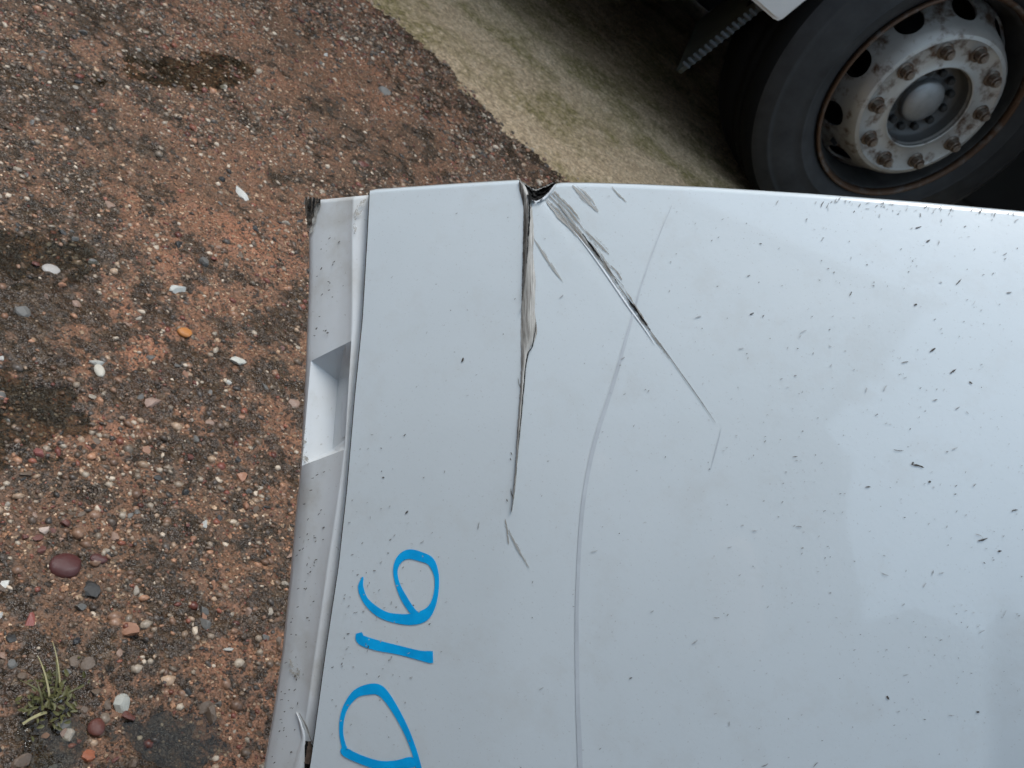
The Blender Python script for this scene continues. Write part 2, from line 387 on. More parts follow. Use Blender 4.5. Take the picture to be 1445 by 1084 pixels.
# gravel grains, one mass of uncountable chips
PAL = np.array([(.62, .57, .50), (.46, .36, .28), (.42, .25, .17), (.30, .12, .085), (.17, .13, .10), (.10, .09, .085), (.26, .17, .125), (.30, .26, .22), (.20, .075, .06), (.13, .10, .08)])
PW = np.array([.10, .08, .09, .035, .14, .12, .18, .10, .05, .11]); PW = PW / PW.sum()
ico = bmesh.new(); bmesh.ops.create_icosphere(ico, subdivisions=1, radius=1); ico.verts.ensure_lookup_table()
IV = np.array([v.co[:] for v in ico.verts]); IF = np.array([[v.index for v in f.verts] for f in ico.faces]); ico.free()
def rotz_rand(n):
    q = rng.normal(size=(n, 4)); q /= np.linalg.norm(q, axis=1)[:, None]; w, x, y, z = q.T
    return np.stack([1 - 2 * (y * y + z * z), 2 * (x * y - z * w), 2 * (x * z + y * w), 2 * (x * y + z * w), 1 - 2 * (x * x + z * z), 2 * (y * z - x * w), 2 * (x * z - y * w), 2 * (y * z + x * w), 1 - 2 * (x * x + y * y)], -1).reshape(n, 3, 3)
NG = 105000
gx = rng.uniform(-1.08, .28, NG); gy = .15 + rng.beta(1.1, 1.35, NG) * 2.25
side = (gx - ea[0]) * en[0] + (gy - ea[1]) * en[1]
keep = rng.random(NG) < np.clip(1.0 - (side + .03) / .16, .05, 1); keep &= rng.random(NG) < np.clip(.55 + 2.2 * fbm(gx * 7, gy * 7, 131, 3), .12, 1)
gx, gy = gx[keep], gy[keep]; NG = len(gx)
rad = .0010 + .0009 * rng.exponential(1, NG); rad = np.clip(rad, .0010, .0048) * (1 + .5 * np.clip(gy - .7, 0, 1.4))
sc3 = rad[:, None] * rng.uniform(.55, 1.45, (NG, 3))
RM = rotz_rand(NG)
jit = 1 + rng.uniform(-.25, .25, (NG, len(IV), 1))
P = np.einsum('nij,nvj->nvi', RM, IV[None] * jit * sc3[:, None, :]); P[..., 2] *= .7
P[..., 0] += gx[:, None]; P[..., 1] += gy[:, None]; P[..., 2] += (hgt(gx, gy) - rad * .12)[:, None]
gm = big_mesh('gravel', P.reshape(-1, 3), (IF[None] + (np.arange(NG) * len(IV))[:, None, None]).reshape(-1, 3), smooth=False)
cc = PAL[rng.choice(len(PAL), NG, p=PW)] * rng.uniform(.5, 1.2, (NG, 1)) * np.array([1.08, .95, .82])
ca = gm.color_attributes.new('Col', 'FLOAT_COLOR', 'POINT')
ca.data.foreach_set('color', np.concatenate([np.repeat(cc, len(IV), 0), np.ones((NG * len(IV), 1))], 1).astype(np.float32).ravel())
gravel = obj('gravel', gm, MAT['gravel'], ground); tag(gravel, None, None, None, 'stuff')

# larger embedded stones: 290 single pieces, sharing shapes
SC = [('cream', (.42, .36, .29)), ('grey', (.17, .16, .145)), ('orange', (.40, .20, .12)), ('red', (.17, .065, .05)), ('dark', (.040, .038, .036)), ('brown', (.17, .12, .085)), ('pink', (.36, .235, .175)), ('white', (.55, .53, .48))]
def stone_mesh(nm, m_, seed, sub=2, ang=.25):
    bm = bmesh.new(); bmesh.ops.create_icosphere(bm, subdivisions=sub, radius=1); r = np.random.default_rng(seed)
    planes = [(Vector(r.normal(size=3)).normalized(), r.uniform(.42, .8)) for _ in range(11 if sub < 3 else 4)]
    for v in bm.verts:
        for nrm, d in planes:                    # chipped flat facets
            t = v.co.dot(nrm)
            if t > d: v.co -= nrm * (t - d) * .96
        v.co *= 1 + r.uniform(-.05, .05)
    me = bpy.data.meshes.new(nm); bm.to_mesh(me); bm.free(); me.materials.append(m_)
    me.polygons.foreach_set('use_smooth', [sub > 2] * len(me.polygons)); return me
SM = [stone_mesh('stone_%s' % n, stone_material('stone_%s' % n, c), 100 + 10 * i + j, 2) for i, (n, c) in enumerate(SC) for j in range(3)]
wts = np.repeat([.12, .17, .08, .07, .15, .21, .16, .04], 3); wts /= wts.sum()
placed = 0
while placed < 290:
    px, py = rng.uniform(-30, 520), rng.uniform(-20, 1090)
    g = gnd(px, py)
    if py < 300: px = px * 1.3; g = gnd(px, py)
    if (g[0] - ea[0]) * en[0] + (g[1] - ea[1]) * en[1] > -.03 or g[1] > 2.2: continue
    r = float(np.clip(.0026 + .0013 * rng.exponential(1), .0024, .0075)) * (1 + .3 * max(0, g[1] - .7))
    o = bpy.data.objects.new('stone', SM[rng.choice(len(SM), p=wts)]); col.objects.link(o); o.parent = ground
    s_ = r * rng.uniform(.65, 1.6, 3); o.scale = (s_[0] * 1.15, s_[1], s_[2] * .6)
    o.rotation_euler = (rng.uniform(-.5, .5), rng.uniform(-.5, .5), rng.uniform(0, 6.28))
    o.location = (g[0], g[1], float(hgt(g[:1], g[1:2])[0]) - r * .06); placed += 1

# loose stones one can point to
LOOSE = [
    ('cobble', 93, 800, 25, 20, (.105, .035, .032), 'large smooth dark red rounded cobble on the wet yard', 0),
    ('pebble', 140, 788, 14, 8, (.11, .04, .035), 'small flat dark red pebble right of the large red cobble', 0),
    ('pebble', 260, 471, 11, 7, (.60, .24, .07), 'bright orange oval pebble on the brown yard', 0),
    ('stone_chip', 344, 275, 8, 12, (.74, .72, .66), 'upright white stone chip left of the torn panel corner', 1),
    ('stone_chip', 172, 995, 15, 17, (.50, .49, .43), 'pale grey angular stone block near the small puddles', 1),
    ('stone_chip', 42, 880, 9, 18, (.32, .10, .08), 'upright red brick fragment left of the pink concrete patch', 1),
    ('stone_chip', 124, 1070, 15, 13, (.42, .14, .07), 'orange red brick fragment at the bottom by the puddle', 1),
    ('pebble', 135, 1028, 13, 15, (.15, .05, .035), 'dark rust brown pebble beside the weed', 0),
    ('stone_chip', 107, 906, 8, 8, (.035, .035, .038), 'black flint chip above the weed', 1),
    ('stone_chip', 6, 823, 11, 8, (.78, .76, .70), 'white stone chip at the left edge of the picture', 1),
    ('stone_chip', 253, 405, 15, 8, (.58, .57, .52), 'long pale grey stone flake above the orange pebble', 1),
    ('stone_chip', 213, 567, 15, 10, (.40, .26, .20), 'pinkish brown broad stone below the orange pebble', 1),
    ('stone_chip', 337, 510, 14, 7, (.66, .63, .55), 'jagged white flake nearest the pocket of the panel', 1),
    ('stone_chip', 139, 526, 8, 9, (.66, .60, .50), 'rounded cream stone right of the larger puddle', 0),
    ('stone_chip', 340, 672, 11, 8, (.48, .24, .15), 'orange pink chip beside a dark hole near the panel edge', 1),
    ('stone_chip', 53, 640, 12, 10, (.28, .10, .085), 'reddish stone just below the larger puddle', 1),
    ('stone_chip', 62, 748, 10, 7, (.62, .48, .40), 'pale pink chip above the large red cobble', 1),
    ('stone_chip', 72, 381, 14, 8, (.50, .46, .42), 'pale grey stone right of the upper left puddle', 0),
]
for i, (nm, px, py, rx, ry, c, lab, ang) in enumerate(LOOSE):
    g = gnd(px, py); k = np.linalg.norm(gnd(px + 1, py) - g)
    me = stone_mesh(nm, stone_material('loose_stone', c, .3), 900 + i, 2 if ang else 3)
    if not ang:
        for v in me.vertices: v.co = v.co.lerp(v.co.normalized() * .95, .7)
    o = obj(nm, me)
    dx = gnd(px + 1, py) - gnd(px - 1, py)
    o.rotation_euler = (0, 0, math.atan2(dx[1], dx[0]))
    o.scale = (rx * k, ry * np.linalg.norm(gnd(px, py + 1) - g), min(rx, ry) * k * .62)
    o.location = (g[0], g[1], float(hgt(g[:1], g[1:2])[0]) + min(rx, ry) * k * .10)
    tag(o, lab, 'stone')

# weed in the crack
wc = gnd(74, 985); wz = float(hgt(wc[:1], wc[1:2])[0])
weed = empty('weed', (wc[0], wc[1], wz)); tag(weed, 'small olive green weed with dry blades by the puddles', 'plant')
def blade(bm, p0, p1, w, sag):
    p0, p1 = Vector(p0), Vector(p1); d = (p1 - p0); sd = d.cross(Vector((0, 0, 1))).normalized() if d.xy.length > 1e-5 else Vector((1, 0, 0)); rows = []
    for k in range(6):
        t = k / 5; c = p0 + d * t + Vector((0, 0, sag * 4 * t * (1 - t))); ww = w * (1 - t ** 2) + .0002
        rows.append((bm.verts.new(c + sd * ww), bm.verts.new(c + Vector((0, 0, ww * .6))), bm.verts.new(c - sd * ww)))
    for a, b2 in zip(rows, rows[1:]):
        bm.faces.new((a[0], a[1], b2[1], b2[0])); bm.faces.new((a[1], a[2], b2[2], b2[1]))
def wrel(px, py, z=0): g = gnd(px, py, wz + z); return Vector((g[0] - wc[0], g[1] - wc[1], g[2] - wz))
bl = [((70, 990), (28, 960), .0007, .004, 'blade'), ((72, 1000), (53, 925), .0006, .006, 'straw'), ((76, 985), (78, 930), .0006, .008, 'blade'), ((60, 1002), (50, 958), .0006, .004, 'blade'), ((80, 990), (120, 968), .0006, .006, 'blade'), ((66, 1005), (32, 1022), .0009, .003, 'straw'), ((32, 1022), (62, 1004), .0008, .002, 'straw'), ((85, 970), (74, 905), .0004, .004, 'straw')]
for (a, b2, w, sg, mm) in bl:
    bm = bmesh.new(); blade(bm, wrel(*a, .002), wrel(*b2, .006), w, sg); bm_obj('blade' if mm == 'blade' else 'dry_blade', bm, MAT[mm], weed, True)
lf = mesh('leaf', [(0, 0, 0), (.3, .22, .08), (.75, .16, .1), (1, 0, 0), (.75, -.16, .1), (.3, -.22, .08), (.5, 0, .0)], [(0, 1, 6), (1, 2, 6), (2, 3, 6), (3, 4, 6), (4, 5, 6), (5, 0, 6)]); lf.materials.append(MAT['blade'])
for i in range(120):
    o = bpy.data.objects.new('leaf', lf); col.objects.link(o); o.parent = weed
    p = wrel(74 + rng.normal(0, 22), 985 + rng.normal(0, 19), rng.uniform(.001, .009)); o.location = p
    s_ = rng.uniform(.0035, .0075); o.scale = (s_, s_, s_); o.rotation_euler = (rng.uniform(-.6, .6), rng.uniform(-.9, .2), rng.uniform(0, 6.28))

# ------------------------------------------------------------------ damaged panel in the foreground
PN = -np.array([(1000 - CX) / F, (750 - CY) / F, 1.0]); PN /= np.linalg.norm(PN)
PD = .42; PK = PD * -PN[2]; PNW = M @ PN
PXM = PD / F                                     # metres per photo pixel on the panel
def plane_pt(px, py):
    d = np.array([(px - CX) / F, (py - CY) / F, 1.0]); q = d * (-PK / (d @ PN)); return M @ q + np.array([0, 0, CAMH])
PXN = [(255, 746), (283, 745), (450, 740), (560, 734), (720, 722), (800, 712), (930, 700), (1084, 690), (2600, 560)]
def interp(tab, y): return float(np.interp(y, [t[0] for t in tab], [t[1] for t in tab]))
LT = [(200, 522), (268, 522), (330, 519), (450, 512), (560, 501), (690, 490), (800, 478), (920, 460), (1060, 441), (1300, 405), (2600, 200)]     # seam
ET = [(270, 430), (283, 431), (310, 436), (400, 436), (450, 434), (560, 430), (660, 424), (740, 416), (830, 408), (930, 397), (1010, 385), (1084, 372), (1300, 338), (2600, 130)]  # outer edge of the flange
def off(px, py):                                 # height over the panel's plane, towards the viewer
    c = interp(PXN, py); s = float(np.interp(py, [260, 500, 800, 1100], [2.5, 3, 12, 16])); t = (c - px) / s
    soft = s * (t if t > 30 else math.log1p(math.exp(t)))
    r = max(0, px - c)
    z = -.055 * PXM * soft - PXM * (py - 560) ** 2 / float(np.interp(px, [400, 1400], [6500, 2800])) - PXM * (px - 1000) ** 2 / 16000
    # shallow dent along the main diagonal scratch
    a = np.array([770., 278.]); b2 = np.array([1005., 590.]); d = b2 - a; ll = np.hypot(*d); q = np.array([px, py]) - a
    al = q @ d / ll; pe = (q[0] * d[1] - q[1] * d[0]) / ll
    if -20 < al < ll + 20: z -= .0005 * math.exp(-(pe / 9) ** 2) * math.exp(-max(0, al) / 150)
    return z
def S(px, py, up=0.0):
    d = np.array([(px - CX) / F, (py - CY) / F, 1.0]); q = d * ((-PK + off(px, py) + up) / (d @ PN)); return M @ q + np.array([0, 0, CAMH])
base_pt = plane_pt(250, 1900); PROOT = np.array([base_pt[0], base_pt[1], 0])
panel = empty('body_panel', tuple(PROOT)); tag(panel, 'damaged white vehicle body panel with blue marker writing D16, cracked and scratched', 'vehicle panel')
def pobj(name, V, Fc, m, smooth=True, parent=None):
    return obj(name, mesh(name, np.array(V) - PROOT, Fc, smooth), m, parent or panel)

def bottom_y(px):                                # where the sheet meets the yard (out of the picture)
    lo, hi = 1100., 2450.
    if S(px, hi)[2] > .02: return hi
    for _ in range(40):
        mid_ = (lo + hi) / 2
        if S(px, mid_)[2] > .02: lo = mid_
        else: hi = mid_
    return lo
TOP = [(522, 268.5), (525, 267), (560, 264.5), (640, 259), (700, 255.3), (732, 253.5), (735, 257), (740, 266), (746, 276), (751, 281.5), (760, 282.5), (767, 278), (773, 272), (779, 264), (784, 259), (792, 257.5), (830, 257.5), (900, 259.5), (1000, 264), (1150, 273.5), (1300, 285), (1445, 298), (1700, 322)]
def top_y(px): return float(np.interp(px, [t[0] for t in TOP], [t[1] for t in TOP]))
def make_sheet():
    cols = np.concatenate([np.linspace(0, 1, 26)[:-1] * 205 + 522, np.arange(727, 800, 1.6), np.arange(800, 1010, 6), np.arange(1010, 1460, 15), np.arange(1460, 1701, 40)])
    V, Fc = [], []; rows = None
    tv = np.concatenate([np.linspace(0, .05, 8)[:-1], np.linspace(.05, .5, 60)[:-1], np.linspace(.5, 1, 70)])
    LIP = [(0.0, .030), (0.0, .010), (.3, .0030), (.9, .0012), (1.9, .0004)]          # px below the rim, metres behind
    for cx_ in cols:
        ty = top_y(cx_); by = bottom_y(cx_)
        line = [(cx_, ty + dy, dep) for dy, dep in LIP]
        for t in tv:
            y = ty + 3.2 + (t ** 1.25) * (by - ty - 3.2)
            line.append((cx_, y, 0))
        for k, (x0, y, dep) in enumerate(line):
            # columns left of the crease lean along the seam
            if x0 < 727:
                w = (727 - x0) / 205; x = x0 + (interp(LT, y) - 522) * w + (interp(PXN, y) - 746) * (1 - w) * min(1, max(0, (y - 300) / 200))
            else:
                c = min(1, max(0, (1100 - x0) / 373)); x = x0 + (interp(PXN, y) - 746) * c * min(1, max(0, (y - 300) / 200))
            V.append(S(x, y, -dep))
    n = len(line); m_ = len(cols)
    for i in range(m_ - 1):
        for j in range(n - 1):
            Fc.append((i * n + j, i * n + j + 1, (i + 1) * n + j + 1, (i + 1) * n + j))
    # return edge along the seam
    st = len(V)
    for j in range(n): V.append(np.array(V[j]))
    for j in range(n): V.append(np.array(V[j]) - PNW * .006)
    for j in range(n - 1): Fc.append((st + j, st + n + j, st + n + j + 1, st + j + 1))
    return V, Fc
V, Fc = make_sheet()
pobj('sheet', V, Fc, MAT['paint'])

# flange strip with the square pocket
def flange():
    V, Fc = [], []
    def row_slant(y0): return float(np.interp(y0, [280, 420, 513, 658, 760, 1100], [.09, .35, .5, .38, .3, .2]))
    y0s = [284, 290, 300, 315, 340, 370, 400, 430, 460, 485, 500, 513] + [658, 675, 700, 740, 780, 820, 870, 920, 960, 990, 1010, 1040, 1084, 1150, 1300, 1500, 1700, 1900, 2050]
    idx = {}
    D0, DA, DB, DS = .0078, .0070, .0030, .0062
    rowv = []
    for y0 in y0s:
        e = interp(ET, y0); sl = row_slant(y0); se = interp(LT, y0 - 30) - .5
        a = e + (7 if y0 <= 513 else 2.0 if y0 < 800 else 4); b2 = se - float(np.interp(y0, [330, 513, 658, 820], [23, 12.5, 8.5, 17]))
        pts = [(e + 1, D0 + .012), (e, D0 + .004), (e + .8, D0 + .0012), (e + 2.2, D0), (a, DA)] + [(a + (b2 - a) * t, DA + (DB + .0010 - DA) * t) for t in (.3, .6, .85)] + [(b2 - 1.5, DB + .0003), (b2, DB), (b2 + 1.6, DB + .0002), (b2 + (se - b2) * .4, DB + .0010), (b2 + (se - b2) * .75, DB + .0022), (se, DS)]
        r = []
        for x, d in pts:
            y = y0 - sl * (x - e)
            dent = 0
            if 990 < y < 1090: dent = .004 * math.exp(-((x - (433 - (y - 1040) * .12)) / 9) ** 2) * math.exp(-((y - 1046) / 26) ** 2)
            r.append(len(V)); V.append(S(x, y, -d - dent))
        rowv.append(r)
    npt = len(rowv[0])
    for k in range(len(y0s) - 1):
        for j in range(npt - 1):
            if y0s[k] == 513 and 4 <= j < 9: continue      # pocket mouth
            Fc.append((rowv[k][j], rowv[k + 1][j], rowv[k + 1][j + 1], rowv[k][j + 1]))
    # rim at the top, folded back
    r0 = rowv[0]; bk = []
    for q in r0: bk.append(len(V)); V.append(np.array(V[q]) - PNW * .02)
    for j in range(npt - 1): Fc.append((bk[j], r0[j], r0[j + 1], bk[j + 1]))
    o = pobj('flange', V, Fc, MAT['flange'])
    # pocket walls
    T, B = rowv[y0s.index(513)], rowv[y0s.index(658)]
    P = []; add = lambda p: (P.append(p), len(P) - 1)[1]
    at, bt = add(V[T[4]]), add(V[T[9]]); ab, bb = add(V[B[4]]), add(V[B[9]])
    it, ib = add(S(477, 537, -.021)), add(S(469, 634, -.016)); w1 = add(S(495, 531, -.013)); w2 = add(S(490, 618, -.0075))
    tl = [add(V[T[j]]) for j in range(5, 9)]; bl_ = [add(V[B[j]]) for j in range(5, 9)]
    PF = [(at, tl[0], it), (tl[0], tl[1], it), (tl[1], tl[2], it), (tl[2], tl[3], w1, it), (tl[3], bt, w1), (it, w1, w2, ib), (bt, bb, w2, w1), (ab, ib, bl_[0]), (bl_[0], ib, bl_[1]), (bl_[1], ib, bl_[2]), (bl_[2], ib, w2, bl_[3]), (bl_[3], w2, bb)]
    pk = pobj('pocket', P, PF, MAT['flange'], False)
    G, GF = [], []
    for i in range(9):
        for j in range(9):
            a_, b_ = i / 8, j / 8
            G.append((1 - b_) * ((1 - a_) * np.array(P[at]) + a_ * np.array(P[ab])) + b_ * ((1 - a_) * np.array(P[it]) + a_ * np.array(P[ib])))
    for i in range(8):
        for j in range(8): GF.append((i * 9 + j, i * 9 + j + 1, i * 9 + j + 10, i * 9 + j + 9))
    pobj('pocket_floor', G, GF, MAT['flange'], True, pk)
    q = [S(483.5, 559, -.0118), S(491.5, 556, -.0090), S(490.5, 615, -.0066), S(482, 618, -.0105)]
    q2 = [np.array(p) - PNW * .0003 for p in q]
    pobj('pocket_slot', q + q2, [(0, 1, 2, 3), (4, 7, 6, 5), (0, 4, 5, 1), (1, 5, 6, 2), (2, 6, 7, 3), (3, 7, 4, 0)], MAT['scar_highlight'], False, pk)  # white plate paints in the light showing through the slot
flange()

# marks: thin ribbons lying on the sheet
def spline(pts, n=8):
    P = np.array(pts, float); out = []
    E_ = np.vstack([2 * P[0] - P[1], P, 2 * P[-1] - P[-2]])
    for i in range(1, len(E_) - 2):
        p0, p1, p2, p3 = E_[i - 1:i + 3]
        for t in np.linspace(0, 1, n, endpoint=False):
            out.append(.5 * ((2 * p1) + (-p0 + p2) * t + (2 * p0 - 5 * p1 + 4 * p2 - p3) * t * t + (-p0 + 3 * p1 - 3 * p2 + p3) * t ** 3))
    out.append(P[-1]); return np.array(out)
def ribbon(name, pts, m, up=.00025, n=8, cross=3, round_=False, thick=0.0, parent=None, ragged=0.0):
    Q = spline(pts, n)                            # x, y, width (photo pixels)
    xy = Q[:, :2]; w = np.maximum(Q[:, 2], .3)
    tg = np.gradient(xy, axis=0); tg /= np.linalg.norm(tg, axis=1)[:, None] + 1e-9; nn = np.stack([-tg[:, 1], tg[:, 0]], 1)
    if round_:
        k = 6; a = np.linspace(1, .05, k)
        s0 = [xy[0] - tg[0] * w[0] / 2 * math.sin(math.acos(1 - q)) if 0 else xy[0] - tg[0] * w[0] / 2 * (q) for q in np.linspace(1, 0, k, endpoint=False)]
        w0 = [w[0] * math.sqrt(max(.02, 1 - q * q)) for q in np.linspace(1, 0, k, endpoint=False)]
        s1 = [xy[-1] + tg[-1] * w[-1] / 2 * q for q in np.linspace(0, 1, k + 1)[1:]]; w1 = [w[-1] * math.sqrt(max(.02, 1 - q * q)) for q in np.linspace(0, 1, k + 1)[1:]]
        xy = np.vstack([s0, xy, s1]); w = np.concatenate([w0, w, w1]); nn = np.vstack([[nn[0]] * k, nn, [nn[-1]] * k])
    V, Fc, UV = [], [], []; ln = np.concatenate([[0], np.cumsum(np.linalg.norm(np.diff(xy, axis=0), axis=1))])
    for i in range(len(xy)):
        for c in range(cross + 1):
            s_ = c / cross - .5
            jt = ragged * (rng.uniform(-1, 1) if c in (0, cross) else 0)
            p = xy[i] + nn[i] * (w[i] * s_ + jt)
            V.append(S(p[0], p[1], up + (thick * (1 - (2 * s_) ** 2) if thick else 0))); UV.append((ln[i] / 40, (s_ * w[i]) / 40))
    for i in range(len(xy) - 1):
        for c in range(cross):
            a = i * (cross + 1) + c; Fc.append((a, a + 1, a + cross + 2, a + cross + 1))
    o = pobj(name, V, Fc, m, True, parent)
    uv = o.data.uv_layers.new(name='uv')
    for lp in o.data.loops: uv.data[lp.index].uv = UV[lp.vertex_index]
    return o
def z8(pts): return [(350 + .3543 * x, 700 + .3543 * y, w * .3543) for x, y, w in pts]
ribbon('marker_stroke', z8([(456, 326, 8), (449, 365, 22), (468, 415, 24), (512, 458, 32), (562, 482, 34), (640, 492, 44), (698, 478, 46), (733, 440, 26), (750, 380, 18), (750, 315, 20), (728, 262, 32), (688, 242, 38), (640, 232, 38), (604, 252, 28), (587, 295, 18), (596, 350, 18), (622, 408, 26), (658, 462, 26), (688, 482, 30)]), MAT['blue'], .0003, round_=True)
ribbon('marker_stroke', z8([(442, 545, 24), (452, 573, 40), (510, 594, 42), (600, 614, 36), (680, 634, 38), (722, 641, 48), (737, 641, 46)]), MAT['blue'], .0003, 6)
ribbon('marker_stroke', z8([(386, 1015, 20), (372, 950, 16), (374, 890, 18), (392, 835, 22), (430, 788, 32), (478, 771, 42), (520, 772, 42), (556, 806, 34), (600, 876, 28), (640, 958, 24), (672, 1050, 22), (690, 1140, 24), (700, 1200, 22)]), MAT['blue'], .0003, round_=True)
ribbon('marker_stroke', z8([(388, 1000, 12), (386, 1018, 34), (440, 1046, 34), (520, 1072, 36), (590, 1074, 42), (640, 1062, 44), (652, 1062, 40)]), MAT['blue'], .00045, round_=True)

# gouge down the crease
GL = [(253, 732), (270, 733.5), (292, 739), (330, 738.5), (374, 737.5), (429, 736), (469, 735), (518, 735.5), (552, 734), (604, 730), (655, 727.5), (703, 723.5), (724, 721)]
GR = [(253, 733), (262, 741), (283, 750), (319, 753), (336, 753.5), (356, 752), (396, 756), (440, 754.5), (460, 757.5), (470, 758), (482, 754), (494, 746), (522, 742), (580, 737), (641, 731), (686, 727.5), (724, 722)]
def gouge(name, l0, l1, m, up, y0, y1, bow):
    ysv = np.arange(y0, y1, 2.2); V, Fc, UV = [], [], []; K = 6
    for y in ysv:
        a, b2 = interp(GL, y), interp(GR, y); tp = 1 if name == 'gouge' else max(.05, 1 - ((y - y0) / (y1 - y0)) ** 1.5); a, b2 = a + (b2 - a) * l0 + rng.uniform(-.5, .5), a + (b2 - a) * l1 * tp + rng.uniform(-.25, .25)
        for k in range(K + 1):
            t = k / K; V.append(S(a + (b2 - a) * t, y, up + bow * math.sin(math.pi * t))); UV.append((y / 40, (a + (b2 - a) * t) / 40))
    for i in range(len(ysv) - 1):
        for k in range(K): q = i * (K + 1) + k; Fc.append((q, q + 1, q + K + 2, q + K + 1))
    o = pobj(name, V, Fc, m); uv = o.data.uv_layers.new(name='uv')
    for lp in o.data.loops: uv.data[lp.index].uv = UV[lp.vertex_index]
gouge('gouge', 0, 1, MAT['gouge'], .0002, 256, 724, .0012)
gouge('gouge_dirt', .0, .80, MAT['gouge_dark'], .0005, 258, 440, .0013)
ribbon('gouge_dirt', [(747, 272, 3), (747.5, 300, 2.2), (746, 330, 1.4), (743, 372, .4)], MAT['torn'], .0019, ragged=.6)
ribbon('crack', [(757, 455, .6), (752, 486, 1.4), (745, 500, 1.6), (741, 525, 1.5), (736, 583, 1.5), (730, 643, 1.6), (726, 690, 1.6), (722, 722, .5)], MAT['torn'], .0012, ragged=.35)
for (x, y, w, l) in ((739, 440, 2.2, 26), (738, 470, 1.6, 20), (737, 500, 1.5, 22), (732, 540, 1.4, 14), (722, 640, 2.2, 5), (721, 648, 3, 4), (716, 706, 3, 4), (722, 696, 2, 14)):
    ribbon('scuff', [(x - 1, y - l / 2, .4), (x, y, w), (x + l * .15, y + l / 2, .4)], MAT['gouge_dark'], .0004, 4)
# crumpled dark tear in the notch
nt_pts_up = [(731.5, 252.5), (737, 257), (744, 261.5), (750, 263.5), (755, 267), (762, 265), (768.5, 262.3), (775, 259), (781.5, 256.5)]
nt_pts_lo = [(733, 256), (739, 267), (745, 277), (751, 283.5), (757, 284.5), (761, 283.5), (768, 278.5), (775, 271), (785, 259)]
V, Fc = [], []; K = 7
for (a, b2) in zip(spline([(*p, 0) for p in nt_pts_up], 3), spline([(*p, 0) for p in nt_pts_lo], 3)):
    for k in range(K + 1):
        t = k / K; x, y = a[0] + (b2[0] - a[0]) * t, a[1] + (b2[1] - a[1]) * t
        V.append(S(x, y, -.006 * math.sin(math.pi * min(1, .25 + .75 * t)) + .0006 + rng.uniform(-.0022, .0022)))
n = len(V) // (K + 1)
for i in range(n - 1):
    for k in range(K): q = i * (K + 1) + k; Fc.append((q, q + 1, q + K + 2, q + K + 1))
pobj('torn_edge', V, Fc, MAT['torn'], False)
ribbon('torn_rim', [(733, 255, 1), (739, 258.5, 2), (746, 263, 1.2), (755, 268, 1.8), (763, 266, 1.2), (770, 263, 2.0), (781, 258, 1.2)], MAT['tornlight'], .0013, ragged=.7)
ribbon('torn_rim', [(784, 260, 1.5), (777, 270, 2.2), (768, 279, 2.4), (758, 284.5, 2), (750, 283, 1.4)], MAT['scar_highlight'], .0012, ragged=.4)
# diagonal scratches and scuffs
ribbon('scratch', [(776, 276, 20), (800, 302, 22), (822, 330, 15), (850, 368, 10), (880, 412, 8), (905, 450, 7), (925, 478, 4), (945, 506, 2)], MAT['scuff'], .0003, 10, 6, ragged=.8)
ribbon('scratch', [(772, 284, 3), (790, 306, 6), (806, 322, 4), (814, 334, .5)], MAT['scuff_solid'], .0004, 8, 3, ragged=.5)
ribbon('scratch', [(788, 286, 3), (812, 318, 3), (842, 362, 3), (852, 378, .5)], MAT['scuff_solid'], .0005, 8, 3, ragged=.5)
ribbon('scratch', [(822, 330, .5), (838, 352, 2.6), (852, 372, .5)], MAT['torn'], .0006, 5, 2, ragged=.5)
ribbon('scratch', [(868, 394, .4), (885, 420, 1.8), (898, 438, 3.2), (908, 452, 2), (918, 466, .4)], MAT['torn'], .0006, 5, 2, ragged=.6)
ribbon('scratch', [(848, 362, .4), (862, 384, 1.5), (880, 404, .4)], MAT['gouge_dark'], .0006, 5, 2)
ribbon('scratch', [(900, 444, 1.4), (935, 490, 1.2), (960, 525, 1.1), (985, 560, 1.0), (1010, 597, .4)], MAT['pale_dirt'], .0004, 8, 2)
ribbon('scratch', [(1018, 604, .4), (1012, 630, 1.6), (1003, 662, .4)], MAT['mark'], .0003, 6, 2)
ribbon('scar_highlight', [(800, 314, .5), (830, 352, 1.8), (858, 391, 2.4), (886, 432, 2.4), (908, 462, 1.8), (924, 486, .4)], MAT['scar_highlight'], .0003, 8, 4, thick=.00012)  # highlight of the scratch groove, painted as a white strip
ribbon('scuff', [(826, 324, 2), (846, 344, 9), (860, 358, 3)], MAT['scuff'], .0003, 6, 4, ragged=.8)
ribbon('scuff', [(862, 374, 1), (872, 384, 7), (878, 395, .6)], MAT['scuff'], .0003, 6, 4, ragged=.8)
ribbon('scuff', [(808, 261, 1.5), (818, 270, 9), (832, 284, 10), (844, 299, 1)], MAT['scuff_solid'], .0003, 6, 4, ragged=.6)
ribbon('scuff', [(864, 264, .6), (872, 273, 3), (884, 285, .5)], MAT['scuff_solid'], .0003, 6, 3, ragged=.4)
ribbon('scuff', [(753, 336, .6), (764, 352, 4.5), (780, 377, 4), (795, 399, .6)], MAT['scuff_solid'], .0003, 6, 3, ragged=.3)
ribbon('scuff', [(713, 732, 1), (716, 745, 7), (718, 768, 1)], MAT['scuff'], .0003, 5, 4, ragged=.6)
ribbon('scuff', [(718, 748, 1), (728, 768, 4), (738, 786, 3), (747, 802, .5)], MAT['scuff_solid'], .0003, 6, 3, ragged=.4)
ribbon('scuff', [(948, 290, .8), (928, 338, 1.6), (906, 400, 2.2), (893, 445, 3.4), (866, 540, 5.2), (838, 630, 5.6), (822, 720, 5.4), (815, 830, 5), (814, 900, 5.2), (815, 980, 5.6), (818, 1060, 7), (820, 1150, 7)], MAT['mark'], .0002, 8, 3)

